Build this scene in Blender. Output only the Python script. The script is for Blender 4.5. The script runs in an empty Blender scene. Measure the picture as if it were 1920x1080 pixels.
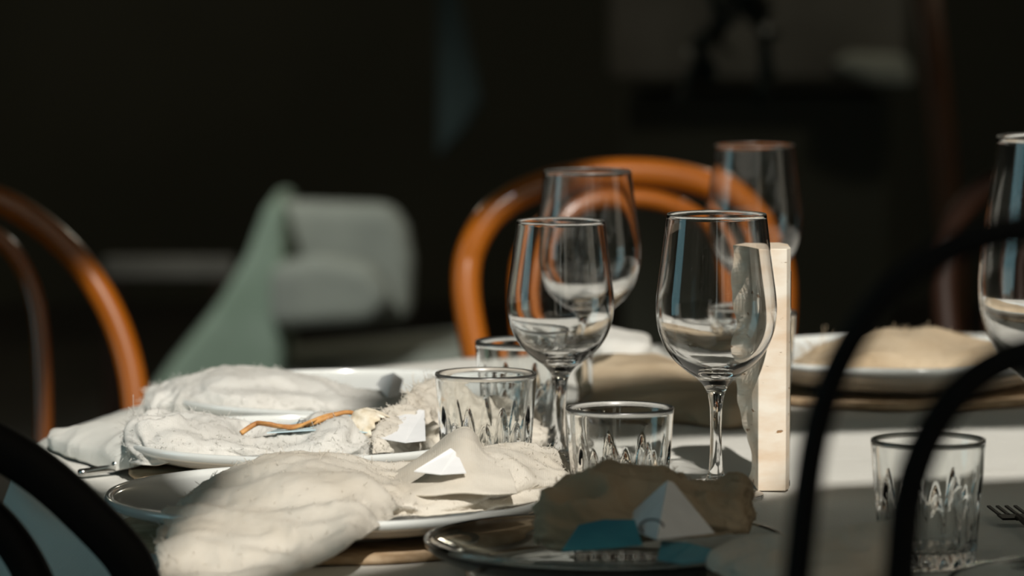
import bpy, bmesh, math, random
from mathutils import Vector, noise, Matrix
random.seed(7)
C = bpy.context.scene.collection
PI = math.pi
# ------------------------------------------------------------------ camera
F = 8750.0
CAMZ = 1.208
PITCH = math.atan(.0903)
cd = bpy.data.cameras.new('camera'); cam = bpy.data.objects.new('camera', cd); C.objects.link(cam)
bpy.context.scene.camera = cam
cam.location = (0, 0, CAMZ); cam.rotation_euler = (PI/2 - PITCH, 0, 0)
cd.sensor_width = 36; cd.lens = F/1920*36
cd.clip_start = .05; cd.clip_end = 60
cd.dof.use_dof = True; cd.dof.focus_distance = 3.32; cd.dof.aperture_fstop = 6.8
# ------------------------------------------------------------------ world, sun, exposure
sc = bpy.context.scene
sc.view_settings.view_transform = 'Standard'; sc.view_settings.look = 'None'
sc.view_settings.exposure = 0.0; sc.view_settings.gamma = 1; sc.view_settings.use_curve_mapping = False
w = bpy.data.worlds.new('world'); sc.world = w; w.use_nodes = True
bg = w.node_tree.nodes['Background']; bg.inputs[1].default_value = 1.35
_tc = w.node_tree.nodes.new('ShaderNodeTexCoord'); _sx = w.node_tree.nodes.new('ShaderNodeSeparateXYZ'); _rp = w.node_tree.nodes.new('ShaderNodeValToRGB')
_mr = w.node_tree.nodes.new('ShaderNodeMapRange'); _mr.inputs[1].default_value = -1; _mr.inputs[2].default_value = 1
w.node_tree.links.new(_tc.outputs['Generated'], _sx.inputs[0]); w.node_tree.links.new(_sx.outputs[0], _mr.inputs[0]); w.node_tree.links.new(_mr.outputs[0], _rp.inputs[0])
_e = _rp.color_ramp.elements; _e[0].position = .12; _e[0].color = (.33, .66, .74, 1); _e[1].position = .62; _e[1].color = (.42, .37, .29, 1)
_n = _e.new(.30); _n.color = (.36, .55, .60, 1)   # clear blue sky to the left, hazy pale sky elsewhere
w.node_tree.links.new(_rp.outputs[0], bg.inputs[0])
SUN = Vector((-.14, .75, -.62)).normalized()
sd = bpy.data.lights.new('sun', 'SUN'); sun = bpy.data.objects.new('sun', sd); C.objects.link(sun)
sd.energy = 4.3; sd.color = (1, .95, .87); sd.angle = math.radians(.6)
sun.rotation_euler = SUN.to_track_quat('-Z', 'Y').to_euler(); sun.location = (1, -4, 6)
def spot(name, loc, target, energy, col, size, blend=.6, rad=.1):
    d = bpy.data.lights.new(name, 'SPOT'); o = bpy.data.objects.new(name, d); C.objects.link(o)
    d.energy = energy; d.color = col; d.spot_size = math.radians(size); d.spot_blend = blend; d.shadow_soft_size = rad
    o.location = loc; o.rotation_euler = (Vector(target)-Vector(loc)).to_track_quat('-Z', 'Y').to_euler(); return o
TZ = .75

def ray(px, py):
    fw = Vector((0, math.cos(PITCH), -math.sin(PITCH))); up = Vector((0, math.sin(PITCH), math.cos(PITCH)))
    return fw + Vector((1, 0, 0))*((px-960)/F) + up*((540-py)/F)
def W(px, py, D):
    d = ray(px, py); return Vector((0, 0, CAMZ)) + d*(D/d.y)
def T(px, py, z=0):
    d = ray(px, py); return Vector((0, 0, CAMZ)) + d*((TZ+z-CAMZ)/d.z)

# ------------------------------------------------------------------ helpers
def link(name, me, mats, parent=None, smooth=True):
    o = bpy.data.objects.new(name, me); C.objects.link(o)
    for m in (mats if isinstance(mats, (list, tuple)) else [mats]): me.materials.append(m)
    if smooth:
        for p in me.polygons: p.use_smooth = True
    if parent: o.parent = parent
    return o
def mesh(name, vs, fs, mats, parent=None, smooth=True):
    me = bpy.data.meshes.new(name); me.from_pydata([tuple(v) for v in vs], [], fs); me.update()
    return link(name, me, mats, parent, smooth)
def bmobj(name, bm, mats, parent=None, smooth=True):
    bmesh.ops.recalc_face_normals(bm, faces=bm.faces)
    me = bpy.data.meshes.new(name); bm.to_mesh(me); bm.free(); return link(name, me, mats, parent, smooth)
def tag(o, label, cat, group=None):
    o['label'] = label; o['category'] = cat
    if group: o['group'] = group
    return o
def struct(o): o['kind'] = 'structure'; return o
def thing(name, label, cat, loc=(0, 0, 0), rz=0, group=None):
    o = bpy.data.objects.new(name, None); C.objects.link(o); o.location = loc; o.rotation_euler = (0, 0, rz)
    o.empty_display_size = .05
    return tag(o, label, cat, group)
def dup(root, loc, rz, label, scale=None):
    r = root.copy(); C.objects.link(r); r.location = loc; r.rotation_euler = (0, 0, rz); r['label'] = label
    if scale: r.scale = (scale,)*3
    for ch in list(root.children):
        c = ch.copy(); C.objects.link(c); c.parent = r
    return r
def lathe_data(prof, n=96, mod=None):
    vs, fs = [], []
    m = len(prof); idx = []
    for i, (r, z) in enumerate(prof):
        if r < 1e-6:
            idx.append([len(vs)]*n); vs.append((0, 0, z)); continue
        row = []
        for k in range(n):
            a = 2*PI*k/n
            rr, zz = (mod(i, a, r, z) if mod else (r, z))
            row.append(len(vs)); vs.append((rr*math.cos(a), rr*math.sin(a), zz))
        idx.append(row)
    for i in range(m-1):
        A, B = idx[i], idx[i+1]
        for k in range(n):
            k2 = (k+1) % n
            f = [A[k], A[k2], B[k2], B[k]]; g = []
            for q in f:
                if q not in g: g.append(q)
            if len(g) > 2: fs.append(g)
    return vs, fs
def box(name, c, s, mat, parent=None, bev=0, rot=None):
    bm = bmesh.new(); bmesh.ops.create_cube(bm, size=1)
    bmesh.ops.scale(bm, vec=s, verts=bm.verts)
    if bev: bmesh.ops.bevel(bm, geom=bm.edges[:], offset=bev, segments=3, affect='EDGES', profile=.6)
    if rot: bmesh.ops.rotate(bm, matrix=rot, verts=bm.verts)
    bmesh.ops.translate(bm, vec=c, verts=bm.verts)
    return bmobj(name, bm, mat, parent, smooth=False)
def cr(p0, p1, p2, p3, t):
    return .5*((2*p1)+(p2-p0)*t+(2*p0-5*p1+4*p2-p3)*t*t+(3*p1-p0-3*p2+p3)*t*t*t)
def spline(pts, n):
    pts = [Vector(p) for p in pts]; out = []
    m = len(pts)-1
    for i in range(n+1):
        u = i/n*m; k = min(int(u), m-1); t = u-k
        out.append(cr(pts[max(k-1, 0)], pts[k], pts[k+1], pts[min(k+2, m)], t))
    return out
def tube_data(path, rad, seg=12, vs=None, fs=None, closed=False):
    vs = [] if vs is None else vs; fs = [] if fs is None else fs
    n = len(path); up = Vector((0, 0, 1)); prev = None; rows = []
    for i, p in enumerate(path):
        a = path[(i-1) % n] if (closed or i > 0) else p
        b = path[(i+1) % n] if (closed or i < n-1) else p
        t = (b-a).normalized()
        if prev is None:
            s = t.cross(up)
            if s.length < .1: s = t.cross(Vector((0, 1, 0)))
        else:
            s = prev - t*prev.dot(t)
        s.normalize(); prev = s; q = t.cross(s)
        r = rad(i/(n-1)) if callable(rad) else rad
        row = []
        for k in range(seg):
            an = 2*PI*k/seg; row.append(len(vs)); vs.append(p+s*(r*math.cos(an))+q*(r*math.sin(an)))
        rows.append(row)
    for i in range(n if closed else n-1):
        A = rows[i]; B = rows[(i+1) % n]
        for k in range(seg): fs.append([A[k], A[(k+1) % seg], B[(k+1) % seg], B[k]])
    if not closed:
        fs.append(rows[0][::-1]); fs.append(rows[-1])
    return vs, fs

# ------------------------------------------------------------------ materials
def mat(name, col, rough=.5, **kw):
    m = bpy.data.materials.new(name); m.use_nodes = True; b = m.node_tree.nodes['Principled BSDF']
    b.inputs['Base Color'].default_value = (*col, 1); b.inputs['Roughness'].default_value = rough
    for k, v in kw.items(): b.inputs[k.replace('_', ' ')].default_value = v
    return m
def N(m, t, **kw):
    n = m.node_tree.nodes.new(t)
    for k, v in kw.items():
        if k in n.inputs: n.inputs[k].default_value = v
        else: setattr(n, k, v)
    return n
def L(m, a, b): m.node_tree.links.new(a, b)
def bsdf(m): return m.node_tree.nodes['Principled BSDF']
def vary(m, c1, c2, scale=8, detail=4, stretch=(1, 1, 1), lo=.35, hi=.65, coord='Object', bump=0, bdist=.001, dist=0):
    tc = N(m, 'ShaderNodeTexCoord'); mp = N(m, 'ShaderNodeMapping'); mp.inputs['Scale'].default_value = stretch
    L(m, tc.outputs[coord], mp.inputs[0])
    nz = N(m, 'ShaderNodeTexNoise'); nz.inputs['Scale'].default_value = scale; nz.inputs['Detail'].default_value = detail; nz.inputs['Distortion'].default_value = dist
    L(m, mp.outputs[0], nz.inputs['Vector'])
    r = N(m, 'ShaderNodeValToRGB'); r.color_ramp.elements[0].position = lo; r.color_ramp.elements[1].position = hi
    r.color_ramp.elements[0].color = (*c1, 1); r.color_ramp.elements[1].color = (*c2, 1)
    L(m, nz.outputs['Fac'], r.inputs[0]); L(m, r.outputs[0], bsdf(m).inputs['Base Color'])
    if bump:
        b = N(m, 'ShaderNodeBump'); b.inputs['Strength'].default_value = bump; b.inputs['Distance'].default_value = bdist
        L(m, nz.outputs['Fac'], b.inputs['Height']); L(m, b.outputs[0], bsdf(m).inputs['Normal'])
    return nz
def weave(m, pitch, strength, dist=.0004, diag=False, noise_s=0, noise_d=0):
    """two crossed wave textures as thread bump, plus optional soft cloth noise"""
    tc = N(m, 'ShaderNodeTexCoord'); hs = []
    for ax in (0, 1):
        mp = N(m, 'ShaderNodeMapping')
        mp.inputs['Rotation'].default_value = (0, 0, (PI/4 if diag else 0) + ax*PI/2)
        L(m, tc.outputs['UV' if diag is None else 'Object'], mp.inputs[0])
        wv = N(m, 'ShaderNodeTexWave'); wv.bands_direction = 'X'; wv.inputs['Scale'].default_value = 2*PI/20/pitch/1.0
        wv.inputs['Distortion'].default_value = 1.2; wv.inputs['Detail'].default_value = 2
        L(m, mp.outputs[0], wv.inputs[0]); hs.append(wv.outputs['Fac'])
    mu = N(m, 'ShaderNodeMath', operation='MULTIPLY'); L(m, hs[0], mu.inputs[0]); L(m, hs[1], mu.inputs[1])
    b = N(m, 'ShaderNodeBump'); b.inputs['Strength'].default_value = strength; b.inputs['Distance'].default_value = dist
    L(m, mu.outputs[0], b.inputs['Height'])
    if noise_s:
        nz = N(m, 'ShaderNodeTexNoise'); nz.inputs['Scale'].default_value = noise_s; nz.inputs['Detail'].default_value = 6
        L(m, tc.outputs['Object'], nz.inputs['Vector'])
        b2 = N(m, 'ShaderNodeBump'); b2.inputs['Strength'].default_value = .6; b2.inputs['Distance'].default_value = noise_d
        L(m, nz.outputs['Fac'], b2.inputs['Height']); L(m, b.outputs[0], b2.inputs['Normal']); L(m, b2.outputs[0], bsdf(m).inputs['Normal'])
    else: L(m, b.outputs[0], bsdf(m).inputs['Normal'])
glass = mat('clear_glass', (1, 1, 1), 0.03, Transmission_Weight=1.0, IOR=1.5)
plate_glass = mat('plate_glass', (.93, .975, .975), 0.03, Transmission_Weight=1.0, IOR=1.5)
tumbler_glass = mat('tumbler_glass', (.985, .995, .99), 0.03, Transmission_Weight=1.0, IOR=1.5)
rim_glass = mat('fire_polished_rim', (1, 1, 1), 0.32, Transmission_Weight=1.0, IOR=1.5)
linen = mat('white_linen', (.72, .71, .66), .9); weave(linen, .0016, .8, .0006, diag=True, noise_s=45, noise_d=.0012)
def gauze_mat(name, c1, c2):
    m = mat(name, c1, .95); vary(m, c2, c1, 22, 6, lo=.3, hi=.6); weave(m, .0013, .6, .0005, noise_s=110, noise_d=.0011)
    b = bsdf(m); tr = N(m, 'ShaderNodeBsdfTranslucent'); tr.inputs[0].default_value = (*c1, 1)
    mx = N(m, 'ShaderNodeMixShader'); mx.inputs[0].default_value = .3
    out = m.node_tree.nodes['Material Output']
    L(m, b.outputs[0], mx.inputs[1]); L(m, tr.outputs[0], mx.inputs[2]); L(m, mx.outputs[0], out.inputs[0]); return m
gauze = gauze_mat('cream_gauze', (.80, .755, .67), (.72, .66, .56))
gauze_w = gauze_mat('white_gauze', (.80, .79, .75), (.72, .70, .65))
gauze_b = gauze_mat('beige_gauze', (.66, .54, .38), (.52, .40, .26))
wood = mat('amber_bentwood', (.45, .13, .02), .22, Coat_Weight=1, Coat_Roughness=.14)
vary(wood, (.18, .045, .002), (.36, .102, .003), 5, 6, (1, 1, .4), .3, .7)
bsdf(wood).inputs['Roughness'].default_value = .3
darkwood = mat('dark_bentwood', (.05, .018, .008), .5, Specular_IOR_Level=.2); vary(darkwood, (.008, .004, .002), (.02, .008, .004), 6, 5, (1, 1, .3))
black = mat('black_paint', (.005, .005, .005), .6, Specular_IOR_Level=.15); vary(black, (.003, .003, .003), (.006, .0055, .005), 30)
cane = mat('woven_cane', (.55, .36, .17), .6); vary(cane, (.42, .25, .1), (.62, .42, .2), 60); weave_done = True
stone = mat('travertine', (.72, .62, .50), .6)
def travertine(m):
    tc = N(m, 'ShaderNodeTexCoord')
    mp = N(m, 'ShaderNodeMapping'); mp.inputs['Scale'].default_value = (1, 1, 2.6); L(m, tc.outputs['Object'], mp.inputs[0])
    n1 = N(m, 'ShaderNodeTexNoise'); n1.inputs['Scale'].default_value = 22; n1.inputs['Detail'].default_value = 8; L(m, mp.outputs[0], n1.inputs['Vector'])
    r = N(m, 'ShaderNodeValToRGB'); e = r.color_ramp.elements; e[0].position = .3; e[0].color = (.66, .50, .35, 1); e[1].position = .62; e[1].color = (.80, .74, .64, 1)
    L(m, n1.outputs['Fac'], r.inputs[0])
    n2 = N(m, 'ShaderNodeTexNoise'); n2.inputs['Scale'].default_value = 110; n2.inputs['Detail'].default_value = 4
    mp2 = N(m, 'ShaderNodeMapping'); mp2.inputs['Scale'].default_value = (.7, .7, 1.8); L(m, tc.outputs['Object'], mp2.inputs[0]); L(m, mp2.outputs[0], n2.inputs['Vector'])
    r2 = N(m, 'ShaderNodeValToRGB'); e = r2.color_ramp.elements; e[0].position = .655; e[0].color = (0, 0, 0, 1); e[1].position = .69; e[1].color = (1, 1, 1, 1)
    L(m, n2.outputs['Fac'], r2.inputs[0])
    mx = N(m, 'ShaderNodeMix', data_type='RGBA'); L(m, r2.outputs[0], mx.inputs[0]); L(m, r.outputs[0], mx.inputs[6]); mx.inputs[7].default_value = (.30, .17, .08, 1)
    L(m, mx.outputs[2], bsdf(m).inputs['Base Color'])
    sb = N(m, 'ShaderNodeMath', operation='SUBTRACT'); L(m, n1.outputs['Fac'], sb.inputs[0]); L(m, r2.outputs[0], sb.inputs[1])
    b = N(m, 'ShaderNodeBump'); b.inputs['Strength'].default_value = .5; b.inputs['Distance'].default_value = .001; L(m, sb.outputs[0], b.inputs['Height']); L(m, b.outputs[0], bsdf(m).inputs['Normal'])
travertine(stone)
ceramic = mat('pale_glazed_ceramic', (.66, .68, .66), .12, Coat_Weight=.6); vary(ceramic, (.64, .66, .64), (.69, .71, .69), 14)
bsdf(ceramic).inputs['Roughness'].default_value = .15
steel = mat('brushed_steel', (.6, .6, .58), .22, Metallic=1.0)
paper = mat('white_card', (.80, .81, .82), .7); vary(paper, (.78, .79, .80), (.83, .84, .85), 60)
paper_blue = mat('pale_blue_card', (.50, .66, .72), .7); vary(paper_blue, (.47, .63, .70), (.53, .69, .75), 60)
paper_teal = mat('teal_card', (.05, .36, .46), .6); vary(paper_teal, (.03, .22, .30), (.06, .32, .40), 20)
ink = mat('black_ink', (.02, .025, .03), .6)
twigm = mat('brown_twig', (.50, .24, .07), .6); vary(twigm, (.36, .15, .04), (.62, .33, .11), 90, 5, bump=.5)
podm = mat('dried_pod', (.74, .67, .54), .8); vary(podm, (.62, .53, .38), (.80, .75, .64), 120, bump=.4)
mat_tan = mat('tan_placemat', (.42, .30, .18), .85); vary(mat_tan, (.34, .23, .13), (.50, .37, .24), 70, bump=.6)
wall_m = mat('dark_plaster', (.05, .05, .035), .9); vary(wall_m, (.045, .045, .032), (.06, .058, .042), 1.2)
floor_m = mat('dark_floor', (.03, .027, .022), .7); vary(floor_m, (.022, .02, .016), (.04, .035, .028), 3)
ceil_m = mat('cream_ceiling', (.3, .3, .3), .9); vary(ceil_m, (.26, .25, .21), (.32, .30, .26), 4)
canvas = mat('shade_slab_canvas', (.3, .26, .2), .9); vary(canvas, (.26, .225, .17), (.34, .30, .23), 10)
green = mat('pale_green_fabric', (.30, .40, .32), .9); vary(green, (.24, .31, .24), (.29, .36, .29), 12, bump=.3)
grey_f = mat('grey_fabric', (.35, .35, .33), .9); vary(grey_f, (.27, .28, .25), (.33, .34, .30), 9, bump=.3)
teal_f = mat('dark_teal_fabric', (.02, .05, .055), .9); vary(teal_f, (.012, .022, .022), (.02, .034, .033), 6, bump=.3)
ledge_m = mat('grey_stone', (.12, .11, .095), .8); vary(ledge_m, (.09, .082, .07), (.15, .138, .12), 4)
leaf_m = mat('dark_leaf', (.012, .016, .010), .6); vary(leaf_m, (.008, .012, .007), (.02, .026, .015), 14)

# ------------------------------------------------------------------ setting
def slab_poly(name, pts, z0, z1, m):
    n = len(pts); vs = [(x, y, z0) for x, y in pts]+[(x, y, z1) for x, y in pts]
    fs = [list(range(n))[::-1], list(range(n, 2*n))]+[[i, (i+1) % n, n+(i+1) % n, n+i] for i in range(n)]
    return mesh(name, vs, fs, m, None, False)
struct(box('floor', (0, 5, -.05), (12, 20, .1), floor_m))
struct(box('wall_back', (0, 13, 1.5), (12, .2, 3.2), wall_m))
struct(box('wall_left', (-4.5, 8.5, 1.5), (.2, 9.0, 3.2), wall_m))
struct(box('wall_left', (-4.5, -.75, 1.5), (.2, 6.3, 3.2), wall_m))  # segment added to narrow the sky opening mirrored in the glasses
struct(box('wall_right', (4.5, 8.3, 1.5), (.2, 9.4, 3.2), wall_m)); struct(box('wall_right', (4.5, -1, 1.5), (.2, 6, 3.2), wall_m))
# unseen wall added behind the viewer, its two openings make streaks in the glasses
struct(box('added_wall_front', (-2.45, -4.0, 1.9), (4.3, .2, 3.8), wall_m)); struct(box('added_wall_front', (.55, -4.0, 1.9), (.9, .2, 3.8), wall_m)); struct(box('added_wall_front', (3.3, -4.0, 1.9), (2.6, .2, 3.8), wall_m))
struct(slab_poly('ceiling', [(-4.4, 1.9), (-.2, 1.9), (.08, 2.0), (.38, 2.21), (.53, 2.23), (.62, 2.46), (4.4, 2.46), (4.4, 12.9), (-4.4, 12.9)], 3.02, 3.14, ceil_m))  # front edge shaped with a notch to shade the chair tops
aw = slab_poly('added_shade_awning', [(-4.4, -1.0), (4.4, -1.0), (4.4, .90), (1.97, .83), (1.27, .76), (.95, .71), (.75, .66), (.59, .48), (.44, .26), (.33, .15), (.27, .20), (.32, .44), (.25, .60), (.17, .72), (.12, 1.0), (.05, 2.2), (-.6, 2.2), (-4.4, 1.2)], 3.02, 3.05, canvas)  # unseen awning, added; its cut edge shapes the shade on the table
struct(aw)
struct(slab_poly('added_shade_beam', [(.37, .95), (.86, 1.08), (4.4, 1.85), (4.4, 2.02), (.86, 1.21), (.40, 1.14)], 2.985, 3.02, canvas))  # unseen beam added to cast a shade band across the table

# ------------------------------------------------------------------ round table + cloth
TC = (.60, 3.60); TR = .98
tb = thing('round_table', 'large round dining table hidden under the white linen cloth', 'table', (TC[0], TC[1], 0))
vs, fs = lathe_data([(0, .705), (TR-.03, .705), (TR-.012, .712), (TR-.012, .738), (TR-.02, .744), (0, .744)], 128); mesh('tabletop', vs, fs, darkwood, tb)
vs, fs = lathe_data([(0, .0), (.32, .0), (.34, .02), (.30, .045), (.08, .07), (.055, .12), (.05, .4), (.06, .62), (.18, .69), (.2, .704), (0, .704)], 48); mesh('pedestal', vs, fs, darkwood, tb)
def cloth_mesh():
    n = 720; rings = 44; drop = 26; vs, fs, rows = [], [], []
    for j in range(rings+drop+1):
        row = []
        for k in range(n):
            a = 2*PI*k/n
            if j <= rings:
                r = (TR+.002)*(j/rings)**.8; z = TZ
                x = TC[0]+r*math.cos(a); y = TC[1]+r*math.sin(a)
                v = Vector((x, y, 0))
                z += .0016*noise.noise(v*9)+.0010*noise.noise(v*30)
                d = math.hypot(x-W(250, 960, 3.2).x, y-3.22)      # small creases beside the left plates
                z += .0045*math.exp(-(d/.12)**2)*max(0, noise.noise(Vector((x*30+y*14, y*9, 3))))
                z = max(z, TZ-.001)
            else:
                q = (j-rings)/drop
                ru = .5+.5*math.sin(a*17+1.3*math.sin(a*5)+2*noise.noise(Vector((math.cos(a)*2, math.sin(a)*2, 0))))
                r = TR+.002+.010*min(1, q*6)+.055*q**1.1*ru+.012*q; z = TZ-.002-.225*q
                x = TC[0]+r*math.cos(a); y = TC[1]+r*math.sin(a)
                z += .004*noise.noise(Vector((x*6, y*6, z*6)))
            row.append(len(vs)); vs.append((x, y, z))
            if j == 0: row = [0]*n; break
        rows.append(row)
    for j in range(rings+drop):
        A, B = rows[j], rows[j+1]
        for k in range(n):
            k2 = (k+1) % n
            f = [A[k], B[k], B[k2]] + ([A[k2]] if j else [])
            fs.append(f)
    return vs, fs
vs, fs = cloth_mesh(); tcl = tag(mesh('tablecloth', vs, fs, linen), 'white twill linen tablecloth over the round table, spilling over its left side', 'tablecloth')

# ------------------------------------------------------------------ glassware
def wine_profile():
    o = [(.0, .0006), (.012, .0), (.034, .0), (.0358, .0008), (.0355, .0020), (.030, .0034), (.018, .0056), (.009, .0095), (.0058, .016), (.0047, .026), (.0043, .042), (.0046, .055), (.0056, .063), (.0080, .070), (.0135, .0760), (.0230, .0828), (.0325, .0915), (.0395, .1020), (.0437, .1140), (.0453, .1260), (.0449, .1380), (.0432, .152), (.0412, .167), (.0392, .183), (.0372, .1994)]
    i = [(.0361, .1994), (.0381, .183), (.0401, .167), (.0421, .152), (.0438, .138), (.0441, .126), (.0425, .115), (.0382, .1040), (.0312, .0945), (.0215, .0870), (.011, .0828), (0, .0815)]
    def dense(p, k=3):
        v = [Vector((r, z, 0)) for r, z in p]; s = spline(v, k*(len(p)-1)); return [(max(q.x, 0), q.y) for q in s]
    oo = dense(o, 4); ii = dense(i, 4)
    rim = [(.03695, .2003), (.0364, .2003)]
    oo[0] = (0, oo[0][1]); ii[-1] = (0, ii[-1][1])
    return oo, rim, ii
oo, rim, ii = wine_profile()
def zr(z): return z*1.125 if z < .078 else .08775+(z-.078)*.9725     # stem and bowl lengths
oo = [(r*.973, zr(z)) for r, z in oo]; rim = [(r*.973, zr(z)) for r, z in rim]; ii = [(r*.973, zr(z)) for r, z in ii]
def rim_slot(o, zmin, zmax=9):
    o.data.materials.append(rim_glass)
    for p_ in o.data.polygons:
        if zmin < p_.center.z < zmax: p_.material_index = 1
    return o
def wine_glass(name, label, loc, s=1.0, sx=1.0):
    t = thing(name, label, 'wine glass', loc, 0, 'stemmed wine glasses on the table')
    # bowl and stem are one blown piece of glass
    vs, fs = lathe_data(oo+rim+ii, 128)
    o = mesh('bowl_and_stem', [(x*s*sx, y*s*sx, z*s) for x, y, z in vs], fs, glass, t); rim_slot(o, .2056*s); return t
def tloc(px, D, z=0): p = W(px, 900, D); return (p.x, D, TZ+.0008+z)
wine_glass('wine_glass', 'clear wine glass at front, left of the upright stone slab, with its bowl overlapping it', tloc(1342, 3.375))
wine_glass('wine_glass', 'smaller clear wine glass standing between the two front left tumblers', tloc(1051, 3.53), .92)
wine_glass('wine_glass', 'clear wine glass behind the smaller one, its bowl in front of the amber chair back', tloc(1101, 3.86))
wine_glass('wine_glass', 'farthest wine glass, its rim highest, above and behind the stone slab', tloc(1412, 4.22))
wine_glass('wine_glass', 'very large wine glass cut off by the right edge of the photo', tloc(2008, 2.99), 1.38, 1.0)
TH, TRAD = .085, .0378
def tumbler_data():
    prof = [(0, .0012), (.026, .0), (.0300, .0012)]
    for k in range(1, 41): z = .0012+(TH-.003)*k/40; prof.append((.0312+(TRAD-.0312)*(z/TH)**.9, z))
    no = len(prof)
    prof += [(TRAD-.0004, TH-.0004), (TRAD-.0012, TH), (TRAD-.0021, TH-.0006)]
    for k in range(39, -1, -1):
        z = .013+(TH-.015)*k/40; prof.append((.0272+(TRAD-.0024-.0272)*((z-.013)/(TH-.013))**.55, z))
    prof += [(.022, .0118), (.012, .0112), (0, .011)]
    nf = 18
    def mod(i, a, r, z):
        if i < 2 or i >= no: return r, z
        ph = (a*nf/(2*PI)) % 1.0; c = abs(ph-.5)*2      # 1 at ridge, 0 mid flute
        top = .056-.022*c**1.5 + .006*math.sin(a*nf/2)
        m_ = max(0, min(1, (top-z)/.006))
        d = .0022*(1-c**2)*m_ if z > .012 else 0
        if z < .016:   # row of small diamonds round the foot
            ph2 = (a*nf/(2*PI)) % 1.0; e = abs(ph2-.5)*2; d = .0016*max(0, 1-abs(e-(z/.016))*2.0)
        return r-d, z
    return lathe_data(prof, 216, mod)
tv, tf = tumbler_data()
tum = None
def tumbler(label, px, D, rz=0):
    global tum
    if tum is None:
        tum = tag(mesh('tumbler', tv, tf, tumbler_glass), label, 'drinking glass', 'cut glass tumblers on the table'); rim_slot(tum, TH-.0022); o = tum
        es = o.modifiers.new('edges', 'EDGE_SPLIT') if False else None
    else: o = tum.copy(); C.objects.link(o); o['label'] = label
    o.location = tloc(px, D); o.rotation_euler = (0, 0, rz); return o
tumbler('short cut glass tumbler behind the folded gauze peak and in front of another tumbler', 911, 3.43)
tumbler('short cut glass tumbler just left of the front wine glass stem, behind the shaded napkin', 1162, 3.21, .2)
tumbler('short cut glass tumbler at far back left, half hidden by the smaller wine glass stem', 980, 3.665, .4)
tumbler('short cut glass tumbler at right, seen behind the dark foreground chair hoop', 1740, 3.03, .1)
tumbler('short cut glass tumbler almost hidden behind the upright stone slab', 1407, 3.91, .3)

# ------------------------------------------------------------------ plates
def plate_prof(R, h=.022):
    o = [(0, .002), (R*.45, .002), (R*.50, 0), (R*.56, 0), (R*.60, .0025), (R*.74, .006), (R*.86, h*.55), (R*.95, h*.85), (R*.985, h), (R, h+.0035), (R*.992, h+.0062), (R*.975, h+.0058), (R*.955, h+.002), (R*.85, h*.55+.005), (R*.72, .0105), (R*.60, .0075), (R*.35, .0065), (0, .0065)]
    s = spline([(r, z, 0) for r, z in o], 5*(len(o)-1)); q = [(max(v.x, 0), v.y) for v in s]; q[0] = (0, q[0][1]); q[-1] = (0, q[-1][1]); return q
def mat_disc(c, R, label):
    vs, fs = lathe_data([(0, 0), (R-.002, 0), (R, .0015), (R, .0035), (R-.002, .005), (0, .005)], 120)
    o = tag(mesh('placemat', vs, fs, mat_tan), label, 'placemat', 'round tan placemats'); o.location = (c[0], c[1], TZ+.0015); return o
def plate(c, R, lift, label, h=.022, tilt=None, m=None):
    vs, fs = lathe_data(plate_prof(R, h), 144)
    o = tag(mesh('glass_plate' if m is None else 'charger_plate', vs, fs, m or plate_glass), label, 'plate', 'clear glass plates' if m is None else 'pale charger plates'); o.location = (c[0], c[1], TZ+lift)
    if tilt: o.rotation_euler = tilt
    return o
PA = (W(617, 900, 3.18).x, 3.18); PB = (W(565, 900, 3.50).x, 3.50); PC = (W(672, 900, 3.81).x, 3.81)
PD = (W(1690, 700, 4.05).x, 4.05); PF = (W(1135, 1000, 2.98).x, 2.98); PG = (W(2150, 1000, 2.78).x, 2.78)
mat_disc(PA, .150, 'tan placemat under the front left plate'); plate(PA, .154, .0072, 'pale front left plate under the large cream gauze napkin', .017, m=ceramic)
mat_disc(PB, .130, 'tan placemat under the middle left plate'); plate(PB, .135, .0072, 'pale middle left plate holding the rolled gauze and the twig', .017, m=ceramic)
plate(PC, .160, .0022, 'pale far left plate with shaded crumpled gauze on it', .022, m=ceramic)
mat_disc(PD, .148, 'tan placemat under the far right plate behind the stone slab'); plate(PD, .150, .0072, 'pale far right plate under the beige folded napkin', .024, m=ceramic)
plate(PF, .117, .002, 'shaded glass plate in front, its left rim visible beside the brown napkin', .020)
plate(PG, .12, .002, 'glass plate cut off at the bottom right corner of the photo', .022)

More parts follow.
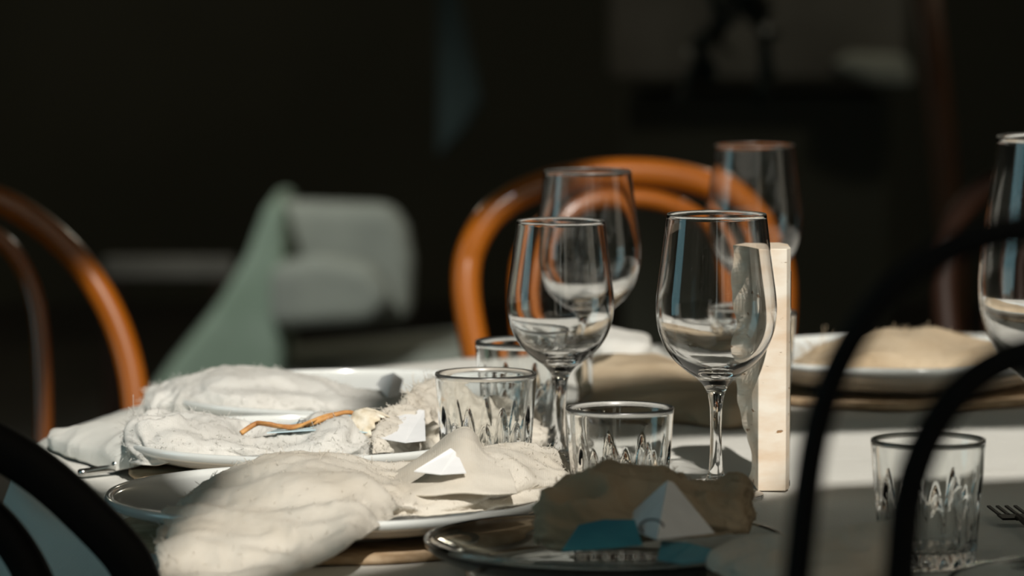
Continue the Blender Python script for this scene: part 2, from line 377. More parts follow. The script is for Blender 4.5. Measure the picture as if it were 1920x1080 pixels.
# ------------------------------------------------------------------ napkins from control nets
def fold_noise(p, sc_, seed):
    q = Vector((p.x*sc_+seed*3.1, p.y*sc_*1.0+seed*1.7, p.z*sc_*1.3+seed))
    q = q+Vector((noise.noise(q*.7), noise.noise(q*.7+Vector((5, 2, 1))), 0))*.8
    return 1-2*abs(noise.noise(q))
def napkin(name, label, cols, m, seed=1, nu=150, nv=80, amp=.006, fine=.0022, sc_=26, group='gauze napkins', fringe=None, fix_edge=.15, cat='napkin', thick=.0012, fuzz=1500, pits=()):
    """cols: columns of 3D control points, each column running from the back foot over the top to the front foot"""
    net = [spline(c, nv) for c in cols]
    rows = [spline([net[k][j] for k in range(len(net))], nu) for j in range(nv+1)]
    g = [[rows[j][i] for j in range(nv+1)] for i in range(nu+1)]
    out = []
    for i in range(nu+1):
        r = []
        for j in range(nv+1):
            du = g[min(i+1, nu)][j]-g[max(i-1, 0)][j]; dv = g[i][min(j+1, nv)]-g[i][max(j-1, 0)]
            n = dv.cross(du)
            n = n.normalized() if n.length > 1e-9 else Vector((0, 0, 1))
            if n.z < -.2: n = -n
            p = g[i][j]; e = min(1, min(i/nu, 1-i/nu)/.06+.25)
            h = .75*amp*(fold_noise(Vector((p.x*.55, p.y, p.z*1.6)), sc_, seed)-.35) + .8*amp*noise.noise(p*sc_*.8+Vector((seed, 0, 0))) + fine*.8*(fold_noise(Vector((p.x*.7+p.z*.5, p.y*.8, p.z)), sc_*2.6, seed+4)-.4) + fine*.22*noise.noise(p*sc_*9)
            q = p+n*h*e
            for pc, pr_, pd in pits:      # the hollow end of a roll
                d_ = (p-pc).length/pr_
                if d_ < 1.5: q = q-n*pd*(max(0, 1-d_*d_)**1.2) + n*pd*.35*math.exp(-((d_-1.1)/.22)**2)
            if q.z < TZ+.003 and (q.x-TC[0])**2+(q.y-TC[1])**2 < (TR+.01)**2: q.z = TZ+.003+.001*noise.noise(p*60)
            r.append(q)
        out.append(r)
    vs = [v for r in out for v in r]
    fs = [[i*(nv+1)+j, i*(nv+1)+j+1, (i+1)*(nv+1)+j+1, (i+1)*(nv+1)+j] for i in range(nu) for j in range(nv)]
    o = tag(mesh(name, vs, fs, m), label, cat, group)
    so = o.modifiers.new('thickness', 'SOLIDIFY'); so.thickness = thick; so.offset = 0
    if fringe:
        fv, ff = [], []; rnd = random.Random(seed)
        fringe = list(fringe)+[(0, 1, .05, .95, fuzz, .0045)]
        for (i0, i1, j0, j1, cnt, ln) in fringe:
            for _ in range(cnt):
                i = int((i0+(i1-i0)*rnd.random())*nu); j = int((j0+(j1-j0)*rnd.random())*nv)
                p = out[i][j]; d = Vector((rnd.gauss(0, 1), rnd.gauss(0, .6), rnd.gauss(.5, .7))).normalized()
                l = ln*rnd.uniform(.4, 1.2); b = Vector((rnd.gauss(0, 1), rnd.gauss(0, 1), rnd.gauss(0, 1)))*l*.35
                pts = [p-d*.001+d*l*t+b*t*t for t in (0, .2, .4, .6, .8, 1)]
                for q in pts: q.z = max(q.z, TZ+.002)
                tube_data(pts, .0002, 4, fv, ff)
        if fv:
            fr = mesh('frayed_threads', fv, ff, m, o); fr['kind'] = 'stuff'
    return o
def col(px, top, bot, D, depth=.05, backz=.0, mid=.55, flat=.5, Df=None):
    """one cross-section: back foot, back shoulder, ridge, front belly, front foot"""
    r = W(px, top, D); f = W(px, bot, Df or D-depth*.55)
    b = Vector((r.x, D+depth*.55, TZ+backz))
    bs = b.lerp(r, .72)+Vector((0, .012, .004))
    bm_ = r.lerp(f, mid)+Vector((0, -depth*.16, .004))
    return [b, bs, r, bm_, f]

# A: the big cream napkin on the front-left plate, spilling over the table edge
colsA = [col(1066, 905, 925, 3.225, .05, .03), col(1045, 862, 930, 3.225, .08, .03), col(985, 842, 945, 3.215, .10, .03), col(925, 846, 955, 3.205, .11, .03),
         col(880, 868, 962, 3.195, .12, .03), col(800, 893, 968, 3.185, .13, .03), col(730, 896, 972, 3.175, .14, .03), col(672, 876, 1015, 3.165, .16, .03, Df=2.970, mid=.42),
         col(600, 868, 1060, 3.155, .20, .03, Df=2.945, mid=.42), col(520, 872, 1110, 3.155, .22, .02, Df=2.930, mid=.42), col(430, 900, 1120, 3.145, .22, .02, Df=2.930, mid=.42), col(360, 940, 1115, 3.105, .20, .02, Df=2.930, mid=.42), col(312, 985, 1110, 3.055, .12, .02, Df=2.930, mid=.42), col(298, 1030, 1100, 3.015, .04, .01, Df=2.940, mid=.42)]
napkin('gauze_napkin', 'large cream gauze napkin on the front left plate, spilling over the table edge', colsA, gauze, 1, 240, 90, .0075, .0022, 24,
       fringe=[(.5, 1, .85, 1, 120, .006), (0, .3, .4, .6, 40, .005)])
# folded gauze peak standing behind the white card
pk = [[W(745, 888, 3.200), W(800, 850, 3.210), W(870, 800, 3.220), W(905, 835, 3.220), W(935, 850, 3.210)],
      [W(735, 895, 3.170), W(800, 865, 3.170), W(868, 830, 3.170), W(910, 858, 3.170), W(950, 872, 3.170)],
      [W(735, 925, 3.13), W(800, 930, 3.12), W(865, 925, 3.12), W(915, 928, 3.12), W(970, 925, 3.13)]]
napkin('folded_gauze', 'pointed fold of cream gauze standing behind the white card in front of a tumbler', pk, gauze, 3, 60, 60, .0018, .0008, 20, cat='napkin')
# B: rolled gauze on the middle-left plate
colsB = [col(246, 830, 835, 3.515, .02, .03), col(249, 795, 862, 3.505, .07, .025), col(275, 780, 872, 3.485, .10, .025), col(320, 782, 868, 3.475, .10, .025), col(370, 790, 862, 3.475, .10, .025),
         col(430, 796, 858, 3.475, .09, .025), col(470, 812, 856, 3.475, .09, .025), col(510, 822, 855, 3.475, .08, .025), col(560, 818, 855, 3.475, .09, .025), col(600, 795, 855, 3.475, .10, .025), col(640, 788, 855, 3.475, .10, .025), col(668, 812, 855, 3.475, .08, .025),
         col(700, 820, 853, 3.485, .07, .025), col(730, 812, 850, 3.495, .06, .025)]
napkin('gauze_napkin', 'white rolled gauze napkin with frayed left end, on the middle left plate', colsB, gauze_w, 5, 260, 90, .0060, .0022, 34, pits=[(W(302, 820, 3.46), .015, .014), (W(268, 848, 3.46), .007, .005)],
       fringe=[(0, .12, .1, .95, 160, .010), (.15, .4, .3, .5, 60, .007)])
# gauze between plate B and the tumbler
colsE = [col(700, 830, 850, 3.450, .05, .03), col(722, 795, 850, 3.470, .07, .03), col(760, 762, 852, 3.510, .09, .03), col(790, 735, 852, 3.550, .10, .03), col(830, 722, 850, 3.580, .10, .02), col(880, 735, 850, 3.600, .10, .01), col(940, 760, 850, 3.600, .10, .01), col(1000, 785, 850, 3.590, .09, .01), col(1022, 815, 850, 3.570, .04, .01)]
napkin('gauze_napkin', 'cream gauze napkin bunched up behind the left front tumbler with shaggy edge', colsE, gauze, 9, 180, 70, .0080, .0030, 34, pits=[(W(800, 800, 3.52), .010, .008)],
       fringe=[(.1, .5, .3, .6, 160, .009), (.8, 1, .2, .8, 50, .008)])
# C: gauze on the far plate
colsC = [col(276, 770, 778, 3.835, .03, .02), col(282, 742, 784, 3.815, .07, .02), col(320, 722, 784, 3.795, .10, .02), col(370, 708, 782, 3.785, .12, .02), col(420, 693, 782, 3.785, .14, .02), col(470, 697, 780, 3.785, .14, .02), col(520, 703, 780, 3.785, .13, .02), col(580, 716, 778, 3.785, .12, .02), col(650, 738, 778, 3.775, .10, .02), col(720, 748, 776, 3.765, .08, .02), col(800, 755, 776, 3.755, .06, .02)]
napkin('gauze_napkin', 'off white gauze napkin heaped on the far left plate, half in shade', colsC, gauze_w, 13, 220, 80, .0055, .0020, 26, pits=[(W(318, 758, 3.76), .011, .010)],
       fringe=[(0, .15, .2, .8, 80, .007)])
# left: fold of cloth at the table's far left edge
colsL = [col(92, 818, 838, 3.66, .04, .0), col(150, 806, 868, 3.62, .10, .0), col(200, 798, 885, 3.58, .12, .0), col(240, 800, 880, 3.55, .12, .0), col(275, 812, 870, 3.52, .06, .0)]
napkin('linen_napkin', 'smooth grey white linen napkin at the far left edge of the table', colsL, linen, 21, 90, 60, .004, .0008, 16)
# F: shaded brown napkin on the front plate
colsF = [col(1014, 985, 1010, 2.980, .03, .02), col(1030, 940, 1030, 2.990, .08, .02), col(1080, 900, 1035, 3.000, .12, .02), col(1140, 880, 1030, 3.010, .14, .02), col(1200, 884, 1020, 3.020, .14, .02), col(1250, 890, 1015, 3.020, .13, .02), col(1300, 908, 1010, 3.020, .12, .02), col(1350, 911, 1005, 3.020, .11, .02), col(1388, 902, 1000, 3.020, .09, .02), col(1405, 935, 990, 3.020, .03, .02)]
napkin('gauze_napkin', 'shaded brownish gauze napkin in front, arching over the teal card', colsF, gauze_b, 31, 180, 90, .0080, .0028, 30, pits=[(W(1095, 962, 2.97), .020, .014)], fringe=[(.1, .9, .3, .5, 60, .006)])
colsG = [col(1330, 1050, 1062, 2.880, .03, .0), col(1370, 1022, 1085, 2.880, .08, .0), col(1440, 1008, 1110, 2.880, .12, .0), col(1520, 1012, 1120, 2.880, .12, .0), col(1600, 1002, 1120, 2.880, .10, .0), col(1655, 985, 1095, 2.890, .07, .0), col(1680, 980, 1010, 2.900, .03, .0)]
napkin('gauze_napkin', 'pale gauze napkin at the bottom edge, between the front plate and the right tumbler', colsG, gauze, 37, 140, 60, .0045, .002, 30)
# D: beige napkin on the far-right plate and beige gauze behind the glasses
colsD = [col(1478, 700, 716, 4.00, .04, .02), col(1510, 672, 714, 4.02, .08, .02), col(1570, 650, 712, 4.05, .14, .02), col(1640, 630, 712, 4.06, .16, .02), col(1700, 628, 708, 4.07, .16, .02), col(1750, 620, 704, 4.07, .16, .02), col(1800, 632, 704, 4.06, .15, .02), col(1850, 642, 705, 4.05, .13, .01), col(1900, 660, 705, 4.03, .10, .0), col(1925, 690, 702, 4.02, .04, .0)]
napkin('linen_napkin', 'beige folded napkin heaped on the far right plate behind the dark hoop', colsD, gauze_b, 41, 180, 70, .0085, .001, 15, fringe=[(.02, .2, .2, .6, 90, .012)])
colsH = [col(1085, 720, 745, 3.90, .05, .0), col(1110, 690, 765, 3.92, .12, .0), col(1160, 676, 770, 3.94, .18, .0), col(1230, 672, 785, 3.95, .22, .0), col(1300, 690, 800, 3.93, .22, .0), col(1360, 712, 808, 3.88, .18, .0), col(1400, 735, 800, 3.85, .10, .0), col(1415, 770, 790, 3.82, .04, .0)]
napkin('gauze_runner', 'beige gauze runner bunched on the table behind the two front wine glasses', colsH, gauze_b, 47, 160, 80, .009, .001, 16, group=None, cat='table runner')
colsI = [col(1100, 640, 668, 4.12, .03, .03), col(1130, 622, 672, 4.12, .07, .03), col(1175, 628, 672, 4.12, .08, .03), col(1212, 638, 666, 4.12, .06, .03), col(1218, 655, 664, 4.12, .02, .03)]
napkin('white_napkin', 'small sunlit white napkin at the far side, between the two front wine glasses', colsI, gauze_w, 51, 70, 50, .003, .001, 22)

# ------------------------------------------------------------------ stone slab
def stone_slab():
    a = T(1421, 923, 0); b = T(1473, 923, 0); s = (b-a).length; H = .1785
    t = thing('stone_slab', 'upright travertine slab with one sawn edge forward and a broken left side', 'stone slab', ((a.x+b.x)/2, a.y, TZ+.001), 0)
    # plan: narrow sawn edge toward the viewer, broken side running back and to the left
    nz_ = 60; nx = 26; vs, fs = [], []
    def ring(z):
        q = z/H
        wob = .004*noise.noise(Vector((0, 0, z*45)))
        rough = lambda k: Vector((.0042*noise.noise(Vector((k*1.9, 7, z*70))), .0042*noise.noise(Vector((k*1.9, 2, z*70))), 0))
        bl = .001+.0155*min(1, max(0, (q-.08)/.38)) + .0035*noise.noise(Vector((3, 1, z*30)))      # how far the broken side leans out to the left
        P_ = [Vector((-s/2, 0, z)), Vector((s/2, 0, z))]
        P_ += [Vector((s/2+.0035, y, z)) for y in (.012, .03, .045)]
        P_ += [Vector((s/2-.004, .056, z))+rough(1), Vector((.002, .060, z))+rough(2), Vector((-s/2-.004, .056, z))+rough(3),
               Vector((-s/2-bl*.8, .046, z))+rough(4)*.6, Vector((-s/2-bl, .034, z))+rough(5)*.6, Vector((-s/2-bl*.6, .022, z))+rough(6)*.5, Vector((-s/2-bl*.25-.0005, .010, z))+rough(7)*.15]
        return P_
    for i in range(nz_+1):
        vs += ring(H*i/nz_)
    n = len(ring(0))
    for i in range(nz_):
        for k in range(n): fs.append([i*n+k, i*n+(k+1) % n, (i+1)*n+(k+1) % n, (i+1)*n+k])
    fs.append(list(range(n))[::-1]); fs.append([nz_*n+k for k in range(n)])
    o = mesh('block', vs, fs, stone, t, False)
    bv = o.modifiers.new('bevel', 'BEVEL'); bv.width = .0006; bv.segments = 2; bv.limit_method = 'ANGLE'; bv.angle_limit = math.radians(50)
    return t
stone_slab()
p = T(1474, 917, 0)
ap = tag(box('acrylic_panel', (p.x+.0022, p.y+.03, TZ+.0815), (.0022, .05, .160), tumbler_glass, None, .0003), 'thin clear acrylic panel standing against the right side of the stone slab', 'panel')

# ------------------------------------------------------------------ cards, twig, cutlery
def card(name, label, pts, m, th=.0006, group='place cards'):
    """a sheet of card from world corner points (quad strips)"""
    bm = bmesh.new(); v = [bm.verts.new(p_) for p_ in pts]
    for k in range(0, len(v)-2, 2): bm.faces.new([v[k], v[k+1], v[k+3], v[k+2]])
    o = bmobj(name, bm, m, None, False); so = o.modifiers.new('thickness', 'SOLIDIFY'); so.thickness = th; so.offset = 0
    return tag(o, label, 'card', group)
card('paper_card', 'small white folded card tucked into the large cream napkin', [W(776, 884, 3.130), W(845, 841, 3.158), W(826, 890, 3.124), W(852, 846, 3.158), W(874, 887, 3.128), W(858, 852, 3.157)], paper)
cb = card('paper_card', 'pale blue printed card lying under the brown twig', [W(500, 812, 3.445), W(590, 780, 3.535), W(600, 806, 3.445), W(670, 776, 3.535), W(700, 812, 3.455), W(730, 782, 3.535)], paper_blue)
iv, if_ = [], []
for k in range(9):
    a = W(553+k*9, 806-k*1.2, 3.46); b = W(562+k*9, 789-k*.6, 3.51)
    tube_data([a+Vector((0, 0, .0012)), b+Vector((0, 0, .0012))], .0004, 4, iv, if_)
for k in range(3):
    a = W(560, 803-k*5, 3.465+k*.012); b = W(640, 795-k*5, 3.465+k*.012); tube_data([a+Vector((0, 0, .0014)), b+Vector((0, 0, .0014))], .0003, 4, iv, if_)
pr = mesh('printed_marks', iv, if_, ink, cb); pr['label'] = 'black printed strokes'
card('paper_card', 'bluish white crumpled card leaning in front of the bunched gauze by the left tumbler', [W(712, 822, 3.430), W(742, 778, 3.490), W(760, 830, 3.420), W(772, 766, 3.500), W(798, 826, 3.420), W(796, 770, 3.500)], paper)
card('paper_card', 'white crumpled paper standing on the far left plate', [W(706, 722, 3.790), W(716, 706, 3.800), W(728, 746, 3.750), W(738, 699, 3.790), W(748, 742, 3.760), W(756, 712, 3.790)], paper)
card('paper_card', 'flat white paper corner lying at the near rim of the far left plate', [W(466, 776, 3.695), W(490, 766, 3.715), W(500, 777, 3.685), W(510, 767, 3.715), W(545, 775, 3.695), W(525, 770, 3.715)], paper)
ct = card('tented_card', 'grey tented place card with a dark loop drawn on it, front shaded plate', [W(1158, 985, 2.96), W(1246, 906, 2.95), W(1232, 1012, 2.875), W(1252, 902, 2.945), W(1340, 1000, 2.93), W(1262, 905, 2.95)], paper)
lp = [W(1222+22*math.cos(a), 988-14*math.sin(a)-abs(a)*0, 2.868) for a in [PI*1.25-k*PI*1.25/14 for k in range(15)]]
v_, f_ = tube_data(lp, .0007, 6); mk = mesh('ink_loop', v_, f_, ink, ct); mk['label'] = 'dark inked loop'
card('teal_card', 'glossy teal card lying under the shaded brown napkin', [W(1052, 1034, 2.880), W(1085, 985, 2.930), W(1120, 1030, 2.875), W(1130, 975, 2.930), W(1205, 1022, 2.880), W(1190, 975, 2.920)], paper_teal)
card('teal_card', 'teal card corner below the tented card at the bottom of the photo', [W(1232, 1050, 2.860), W(1240, 1015, 2.900), W(1280, 1058, 2.855), W(1290, 1018, 2.900), W(1345, 1050, 2.860), W(1335, 1030, 2.890)], paper_teal)
tw = thing('dried_twig', 'twisted brown twig ending in a cream seed pod on the middle left plate', 'dried flower', W(560, 800, 3.475))
base = W(560, 800, 3.475)
main = spline([W(452, 812, 3.450), W(478, 796, 3.455), W(492, 794, 3.455), W(530, 800, 3.460), W(575, 797, 3.465), W(615, 782, 3.465), W(648, 774, 3.470), W(664, 776, 3.475)], 60)
main = [q-base+Vector((0, 0, .0008*noise.noise(q*90))) for q in main]
v_, f_ = tube_data(main, lambda t: .0021-.0004*t, 8); mesh('stem', v_, f_, twigm, tw)
sec = spline([W(480, 795, 3.455), W(505, 794, 3.445), W(545, 803, 3.450), W(580, 791, 3.460), W(612, 779, 3.470), W(650, 772, 3.475)], 50); sec = [q-base for q in sec]
v_, f_ = tube_data(sec, .0013, 8); mesh('side_stem', v_, f_, twigm, tw)
v_, f_ = tube_data([q-base for q in spline([W(598, 790, 3.455), W(603, 800, 3.450), W(606, 808, 3.447)], 10)], .0003, 5); mesh('tendril', v_, f_, twigm, tw)
def pod():
    prof = [(.003, 0), (.007, .002), (.0105, .007), (.0120, .013), (.0125, .019), (.0120, .024), (.0112, .0242), (.0113, .019), (.0108, .013), (.0092, .008), (.005, .0035), (0, .003)]
    def mod(i, a, r, z):
        if 3 <= i <= 8: z += (.0026*(2*abs(((a*11/(2*PI)) % 1)-.5)))*(1 if i in (4, 5, 6, 7) else .3)
        return r*(1+.05*math.sin(a*5)), z
    vs, fs = lathe_data([(0, 0)]+prof, 88, mod); return vs, fs
vs, fs = pod(); po = mesh('seed_pod', vs, fs, podm, tw); po['label'] = 'cream jagged seed pod'
po.location = W(662, 780, 3.475)-base; po.rotation_euler = (math.radians(28), math.radians(115), 0)
def spoon(label, a, b, m=steel, tines=0):
    d = (b-a); Ln = d.length; t = thing('fork' if tines else 'spoon', label, 'cutlery', (a.x, a.y, TZ+.003), math.atan2(d.y, d.x))
    path = spline([(0, 0, .002), (.05, 0, .004), (Ln-.06, 0, .006), (Ln-.045, 0, .004)], 24)
    v_, f_ = tube_data(path, lambda q: .0034-.0016*q, 8); mesh('handle', [Vector((p_.x, p_.y*1.0, max(p_.z*1, 0))) for p_ in v_], f_, m, t)
    if not tines:
        vs, fs = lathe_data([(0, 0), (.012, .0012), (.018, .004), (.0188, .006), (.0175, .005), (.011, .0024), (0, .0014)], 40)
        mesh('bowl', [(x*1.25+Ln-.025, y*.95, z) for x, y, z in vs], fs, m, t)
    else:
        box('neck', (Ln-.038, 0, .004), (.022, .022, .0016), m, t, .0007)
        for k in range(tines): box('tine', (Ln-.008, (-.5+k/(tines-1))*.019, .0045), (.044, .0028, .0014), m, t, .0006)
    return t
a = T(850, 1046); spoon('steel spoon lying on the cloth in front of the shaded glass plate, its tip showing', a+Vector((.02, -.19, 0)), a+Vector((-.004, 0.02, 0)))
a = T(150, 893); b = T(290, 893); spoon('steel spoon at the left table edge beside the front left plate', T(150, 900), T(330, 880)+Vector((0, 0, 0)))
a = T(1880, 985); spoon('fork coloured black like the shadow of its tines, lying behind the bottom right plate with tines pointing away', a+Vector((.02, -.17, 0)), a+Vector((.005, .03, 0)), black, 4)  # black colour stands in for the shadow strokes of the tines

# ------------------------------------------------------------------ chairs
def bentwood(name, label, hoop_pos, yaw, outer, inner, m, ro=.0155, ri=.0105, group='bentwood chairs', seat_m=None, seat_z=.46, off=.2, lean=.24):
    """origin under the middle of the back hoop; the seat lies toward local -y"""
    t = thing(name, label, 'chair', (hoop_pos[0], hoop_pos[1], 0), yaw, group)
    def hoop(pr, r, nm, dy):
        pts = [Vector((-x, 0, z)) for x, z in pr]+[Vector((x, 0, z)) for x, z in pr[::-1][1:]]
        path = spline(pts, 120)
        for _ in range(30): path = [path[0]]+[(path[k-1]+path[k]*2+path[k+1])/4 for k in range(1, len(path)-1)]+[path[-1]]
        path = [Vector((q.x, dy-lean*max(0, .80-q.z)-.25*q.x*q.x, q.z)) for q in path]
        v_, f_ = tube_data(path, r, 20); mesh(nm, v_, f_, m, t)
    hoop(outer, ro, 'back_hoop', 0); hoop(inner, ri, 'inner_hoop', -.004)
    cy = -off-.05*(lean > .1); R_ = .195
    vs, fs = lathe_data([(0, -.02), (R_-.012, -.02), (R_, -.012), (R_, .006), (R_-.008, .014), (R_-.025, .008), (0, .004)], 72)
    mesh('seat', [(x, y+cy, z+seat_z) for x, y, z in vs], fs, [seat_m or m], t)
    for sx in (-1, 1):
        for sy in (-1, 1):
            top = Vector((sx*.125, cy+sy*.125, seat_z-.022)); bot = Vector((sx*.175, cy+sy*.185, .0))
            mid_ = top.lerp(bot, .5)-Vector((sx*.008, sy*.008, 0))
            v_, f_ = tube_data(spline([top, mid_, bot], 16), lambda q: .0165-.004*q, 14); mesh('leg', v_, f_, m, t)
    ring = [Vector((.135*math.cos(2*PI*k/64), cy+.135*math.sin(2*PI*k/64), seat_z-.17)) for k in range(64)]
    v_, f_ = tube_data(ring, .009, 10, closed=True); mesh('leg_ring', v_, f_, m, t)
    return t
oc = [(.145, .46), (.152, .60), (.160, .68), (.174, .754), (.170, .80), (.150, .842), (.112, .868), (.06, .884), (0, .889)]
ic = [(.070, .465), (.098, .60), (.115, .70), (.116, .785), (.094, .83), (.05, .855), (0, .862)]
bentwood('bentwood_chair', 'amber bentwood chair directly behind the three wine glasses in the middle', (W(1165, 500, 4.9).x, 4.9), math.radians(-14)*-1, oc, ic, wood, seat_m=cane)
ol = [(.14, .46), (.158, .6), (.162, .66), (.152, .727), (.128, .78), (.098, .822), (.06, .855), (.028, .874), (0, .880)]
il = [(.055, .465), (.066, .6), (.067, .70), (.063, .77), (.045, .815), (.02, .84), (0, .845)]
bentwood('bentwood_chair', 'amber bentwood chair cut off by the left edge, behind the table', (W(-49, 500, 4.68).x, 4.68), math.radians(8), ol, il, wood, .0145, .0095, seat_m=cane)
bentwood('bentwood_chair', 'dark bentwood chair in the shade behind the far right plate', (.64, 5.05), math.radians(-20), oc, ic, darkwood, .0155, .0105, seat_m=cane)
on = [(.168, .46), (.188, .62), (.190, .70), (.176, .767), (.165, .785), (.138, .812), (.108, .838), (.06, .862), (0, .872)]
inn = [(.10, .465), (.128, .62), (.128, .70), (.108, .767), (.083, .802), (.045, .828), (0, .838)]
bentwood('bentwood_chair', 'black bentwood chair back crossing the bottom left corner, in front of the table', (-.405, 2.9), math.radians(180-12), on, inn, black, .0145, .012, lean=.02)
def near_pts(l, D, cx):
    o = []
    for px, py in l:
        q = W(px, py, D); o.append((max(cx-q.x, 0), q.z))
    return o
DR = 2.05; cx = W(1960, 500, DR).x
orr = near_pts([(1500, 1080), (1512, 900), (1543, 750), (1600, 620), (1690, 515), (1800, 455), (1890, 432)], DR, cx)
irr = near_pts([(1690, 1080), (1700, 950), (1733, 830), (1795, 735), (1860, 688), (1910, 668)], DR, cx)
orr = [(.13, .46), (.135, .65)]+orr+[(0, orr[-1][1]+.002)]; irr = [(.06, .465), (.07, .65)]+irr+[(0, irr[-1][1]+.003)]
bentwood('bentwood_chair', 'blurred black chair back closest to the viewer at the right edge', (cx, DR), math.radians(180), orr, irr, black, .0068, .0078, off=.2, lean=.02)

# ------------------------------------------------------------------ background
t = thing('slipcovered_armchair', 'blurred pale green slipcovered armchair in the dark room, left of centre', 'armchair', (W(620, 500, 9).x, 9, 0))
s9 = 9/F
def bpoly(pts, D, th, nm, m, par):
    loc = par.location; front = [W(x, y, D)-loc for x, y in pts]; n = len(front)
    bm = bmesh.new(); vf = [bm.verts.new(q) for q in front]; vb = [bm.verts.new(q+Vector((0, th, 0))) for q in front]
    bm.faces.new(vf); bm.faces.new(vb[::-1])
    for i in range(n): bm.faces.new([vf[i], vb[i], vb[(i+1) % n], vf[(i+1) % n]])
    o = bmobj(nm, bm, m, par, False); bv = o.modifiers.new('bevel', 'BEVEL'); bv.width = .03; bv.segments = 4; return o
bpoly([(500, 480), (508, 378), (738, 386), (765, 430), (776, 490), (770, 605), (500, 612)], 9, .10, 'backrest', grey_f, t)
bpoly([(280, 735), (395, 592), (462, 480), (500, 380), (535, 385), (530, 800), (280, 800)], 8.9, .45, 'armrest', green, t)
bpoly([(505, 500), (600, 480), (700, 500), (740, 560), (700, 610), (505, 620)], 8.84, .12, 'cushion', grey_f, t)
bpoly([(500, 700), (900, 660), (900, 800), (500, 800)], 8.95, .5, 'seat', grey_f, t)
for px in (300, 860):
    v_, f_ = tube_data([W(px, 800, 9.2)-t.location, Vector(((W(px, 800, 9.2)-t.location).x, .2, 0))], .02, 10); mesh('leg', v_, f_, darkwood, t)
def solo(nm, label, cat, pts, D, th, m):
    t_ = thing(nm, label, cat, (W(pts[0][0], 500, D).x, D, 0)); bpoly(pts, D, th, 'panel', m, t_); return t_
b0 = W(195, 482, 9.8); b1 = W(440, 520, 9.8)
t = thing('wooden_bench', 'blurred low wooden bench rail between left chair and green armchair', 'bench', (b0.x, 9.8, 0))
box('top_rail', ((b1.x-b0.x)/2, 0, (b0.z+b1.z)/2), (b1.x-b0.x, .06, b0.z-b1.z), ledge_m, t, .008)
for x in (.02, b1.x-b0.x-.02): box('leg', (x, 0, b1.z/2), (.04, .05, b1.z), darkwood, t, .004)
c0 = W(1150, 20, 10); c1 = W(1700, 130, 10)
t = thing('stone_counter', 'blurred grey stone counter along the back of the dark room', 'counter', (c0.x, 10, 0))
box('countertop', ((c1.x-c0.x)/2, .25, (c0.z+c1.z)/2+.05), (c1.x-c0.x, .5, c0.z-c1.z+.14), ledge_m, t, .01)
box('base', ((c1.x-c0.x)/2, .3, (c1.z-.0)/2-.03), (c1.x-c0.x-.06, .4, c1.z-.06), wall_m, t, .01)
solo('folded_towel', 'pale grey folded cloth on the back counter near the wooden post', 'towel', [(1560, 118), (1600, 100), (1705, 104), (1716, 165), (1640, 160), (1590, 140)], 9.92, .08, grey_f)
solo('teal_curtain', 'dark teal curtain hanging in the background above the middle chair', 'curtain', [(820, -60), (850, -60), (905, 190), (870, 250), (820, 300)], 9.5, .04, teal_f)
t = thing('wooden_post', 'slim brown wooden post in the background at right', 'post', (W(1770, 500, 8).x, 8, 0))
v_, f_ = tube_data([W(1735, -40, 8)-t.location, W(1770, 300, 8)-t.location, W(1790, 520, 8)-t.location, Vector((.03, 0, 0))], .022, 14)
brown = mat('brown_wood', (.16, .06, .02), .5); vary(brown, (.10, .035, .012), (.22, .085, .03), 5, 4, (1, 1, .3)); mesh('shaft', v_, f_, brown, t)
v_, f_ = tube_data([W(1900, 330, 8)-t.location, W(1860, 420, 8)-t.location, W(1840, 520, 8)-t.location], .012, 10)
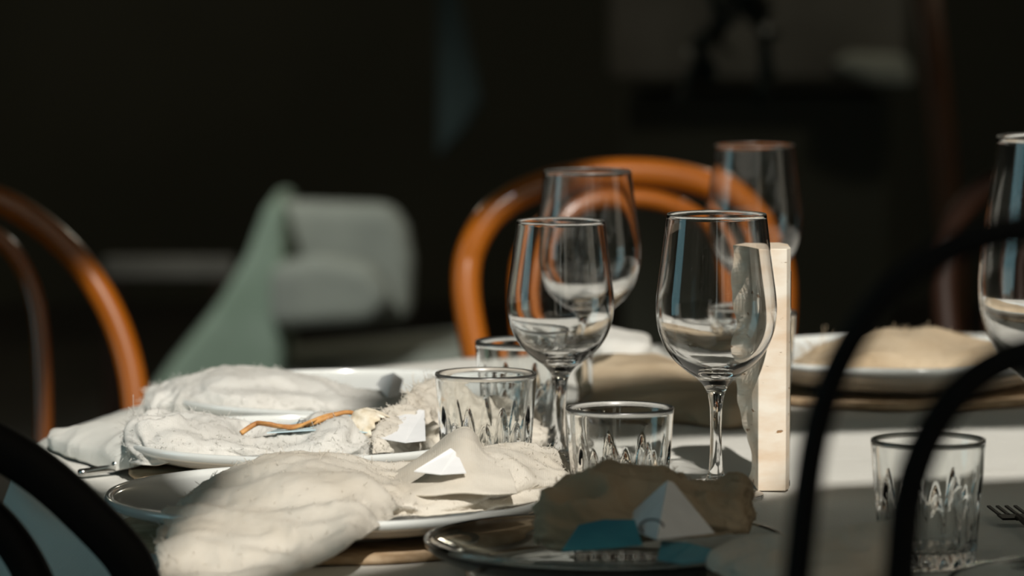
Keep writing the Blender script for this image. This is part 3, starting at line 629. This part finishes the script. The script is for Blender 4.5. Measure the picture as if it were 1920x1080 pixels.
for lx, ly in ((1.2, 8.6), (-2.2, 10.2)):
    d_ = bpy.data.lights.new('room_fill_light', 'POINT'); o_ = bpy.data.objects.new('room_fill_light', d_); C.objects.link(o_)
    d_.energy = 20; d_.color = (1, .93, .72); d_.shadow_soft_size = .12; o_.location = (lx, ly, 2.5)  # unseen fill lamps, added to lift the dark background
# dark leafy branch hanging down in front of the counter
bx0 = W(1350, -60, 7.5); t = thing('hanging_plant', 'dark leafy branch hanging down in the background above the farthest glass', 'plant', bx0)
br = [(1300, -80), (1345, 20), (1320, 90), (1285, 160)], [(1400, -80), (1425, 20), (1435, 90), (1430, 180)], [(1440, -60), (1380, 20), (1330, 80)]
for i, b_ in enumerate(br):
    v_, f_ = tube_data([q-bx0 for q in spline([W(x, y, 7.5) for x, y in b_], 20)], .010, 8); mesh('branch', v_, f_, leaf_m, t)
lv, lf = [], []; rnd = random.Random(4)
for i in range(70):
    b_ = br[i % 3]; k = rnd.randrange(len(b_)-1); u = rnd.random(); x = b_[k][0]*(1-u)+b_[k+1][0]*u; y = b_[k][1]*(1-u)+b_[k+1][1]*u
    p_ = W(x, y, 7.5)-bx0; d = Vector((rnd.gauss(0, 1), rnd.gauss(0, 1), rnd.gauss(-.4, .8))).normalized(); s_ = d.cross(Vector((rnd.random(), rnd.random(), .3))).normalized()
    l = rnd.uniform(.03, .06); w_ = l*.3; n0 = len(lv)
    lv += [p_, p_+d*l*.5+s_*w_, p_+d*l, p_+d*l*.5-s_*w_, p_+d*l*.5+d.cross(s_)*.006]; lf += [[n0, n0+1, n0+4], [n0+1, n0+2, n0+4], [n0+2, n0+3, n0+4], [n0+3, n0, n0+4]]
fo = mesh('foliage', lv, lf, leaf_m, t); fo['kind'] = 'stuff'
spot('armchair_fill_spot', (-1.2, 6.5, 2.9), (W(520, 540, 9).x, 9, W(520, 540, 9).z), 300, (.95, 1, .93), 27, .8)  # unseen spot added to brighten the green armchair

# refracted sunlight reaches what stands behind the glasses
sd.cycles.is_caustics_light = True
for o in bpy.data.objects:
    if o.type != 'MESH': continue
    if any(m_ in (glass, tumbler_glass) for m_ in o.data.materials): o.cycles.is_caustics_caster = True
    elif any(m_ in (linen, gauze, gauze_w, gauze_b, stone, ceramic, mat_tan, paper) for m_ in o.data.materials): o.cycles.is_caustics_receiver = True
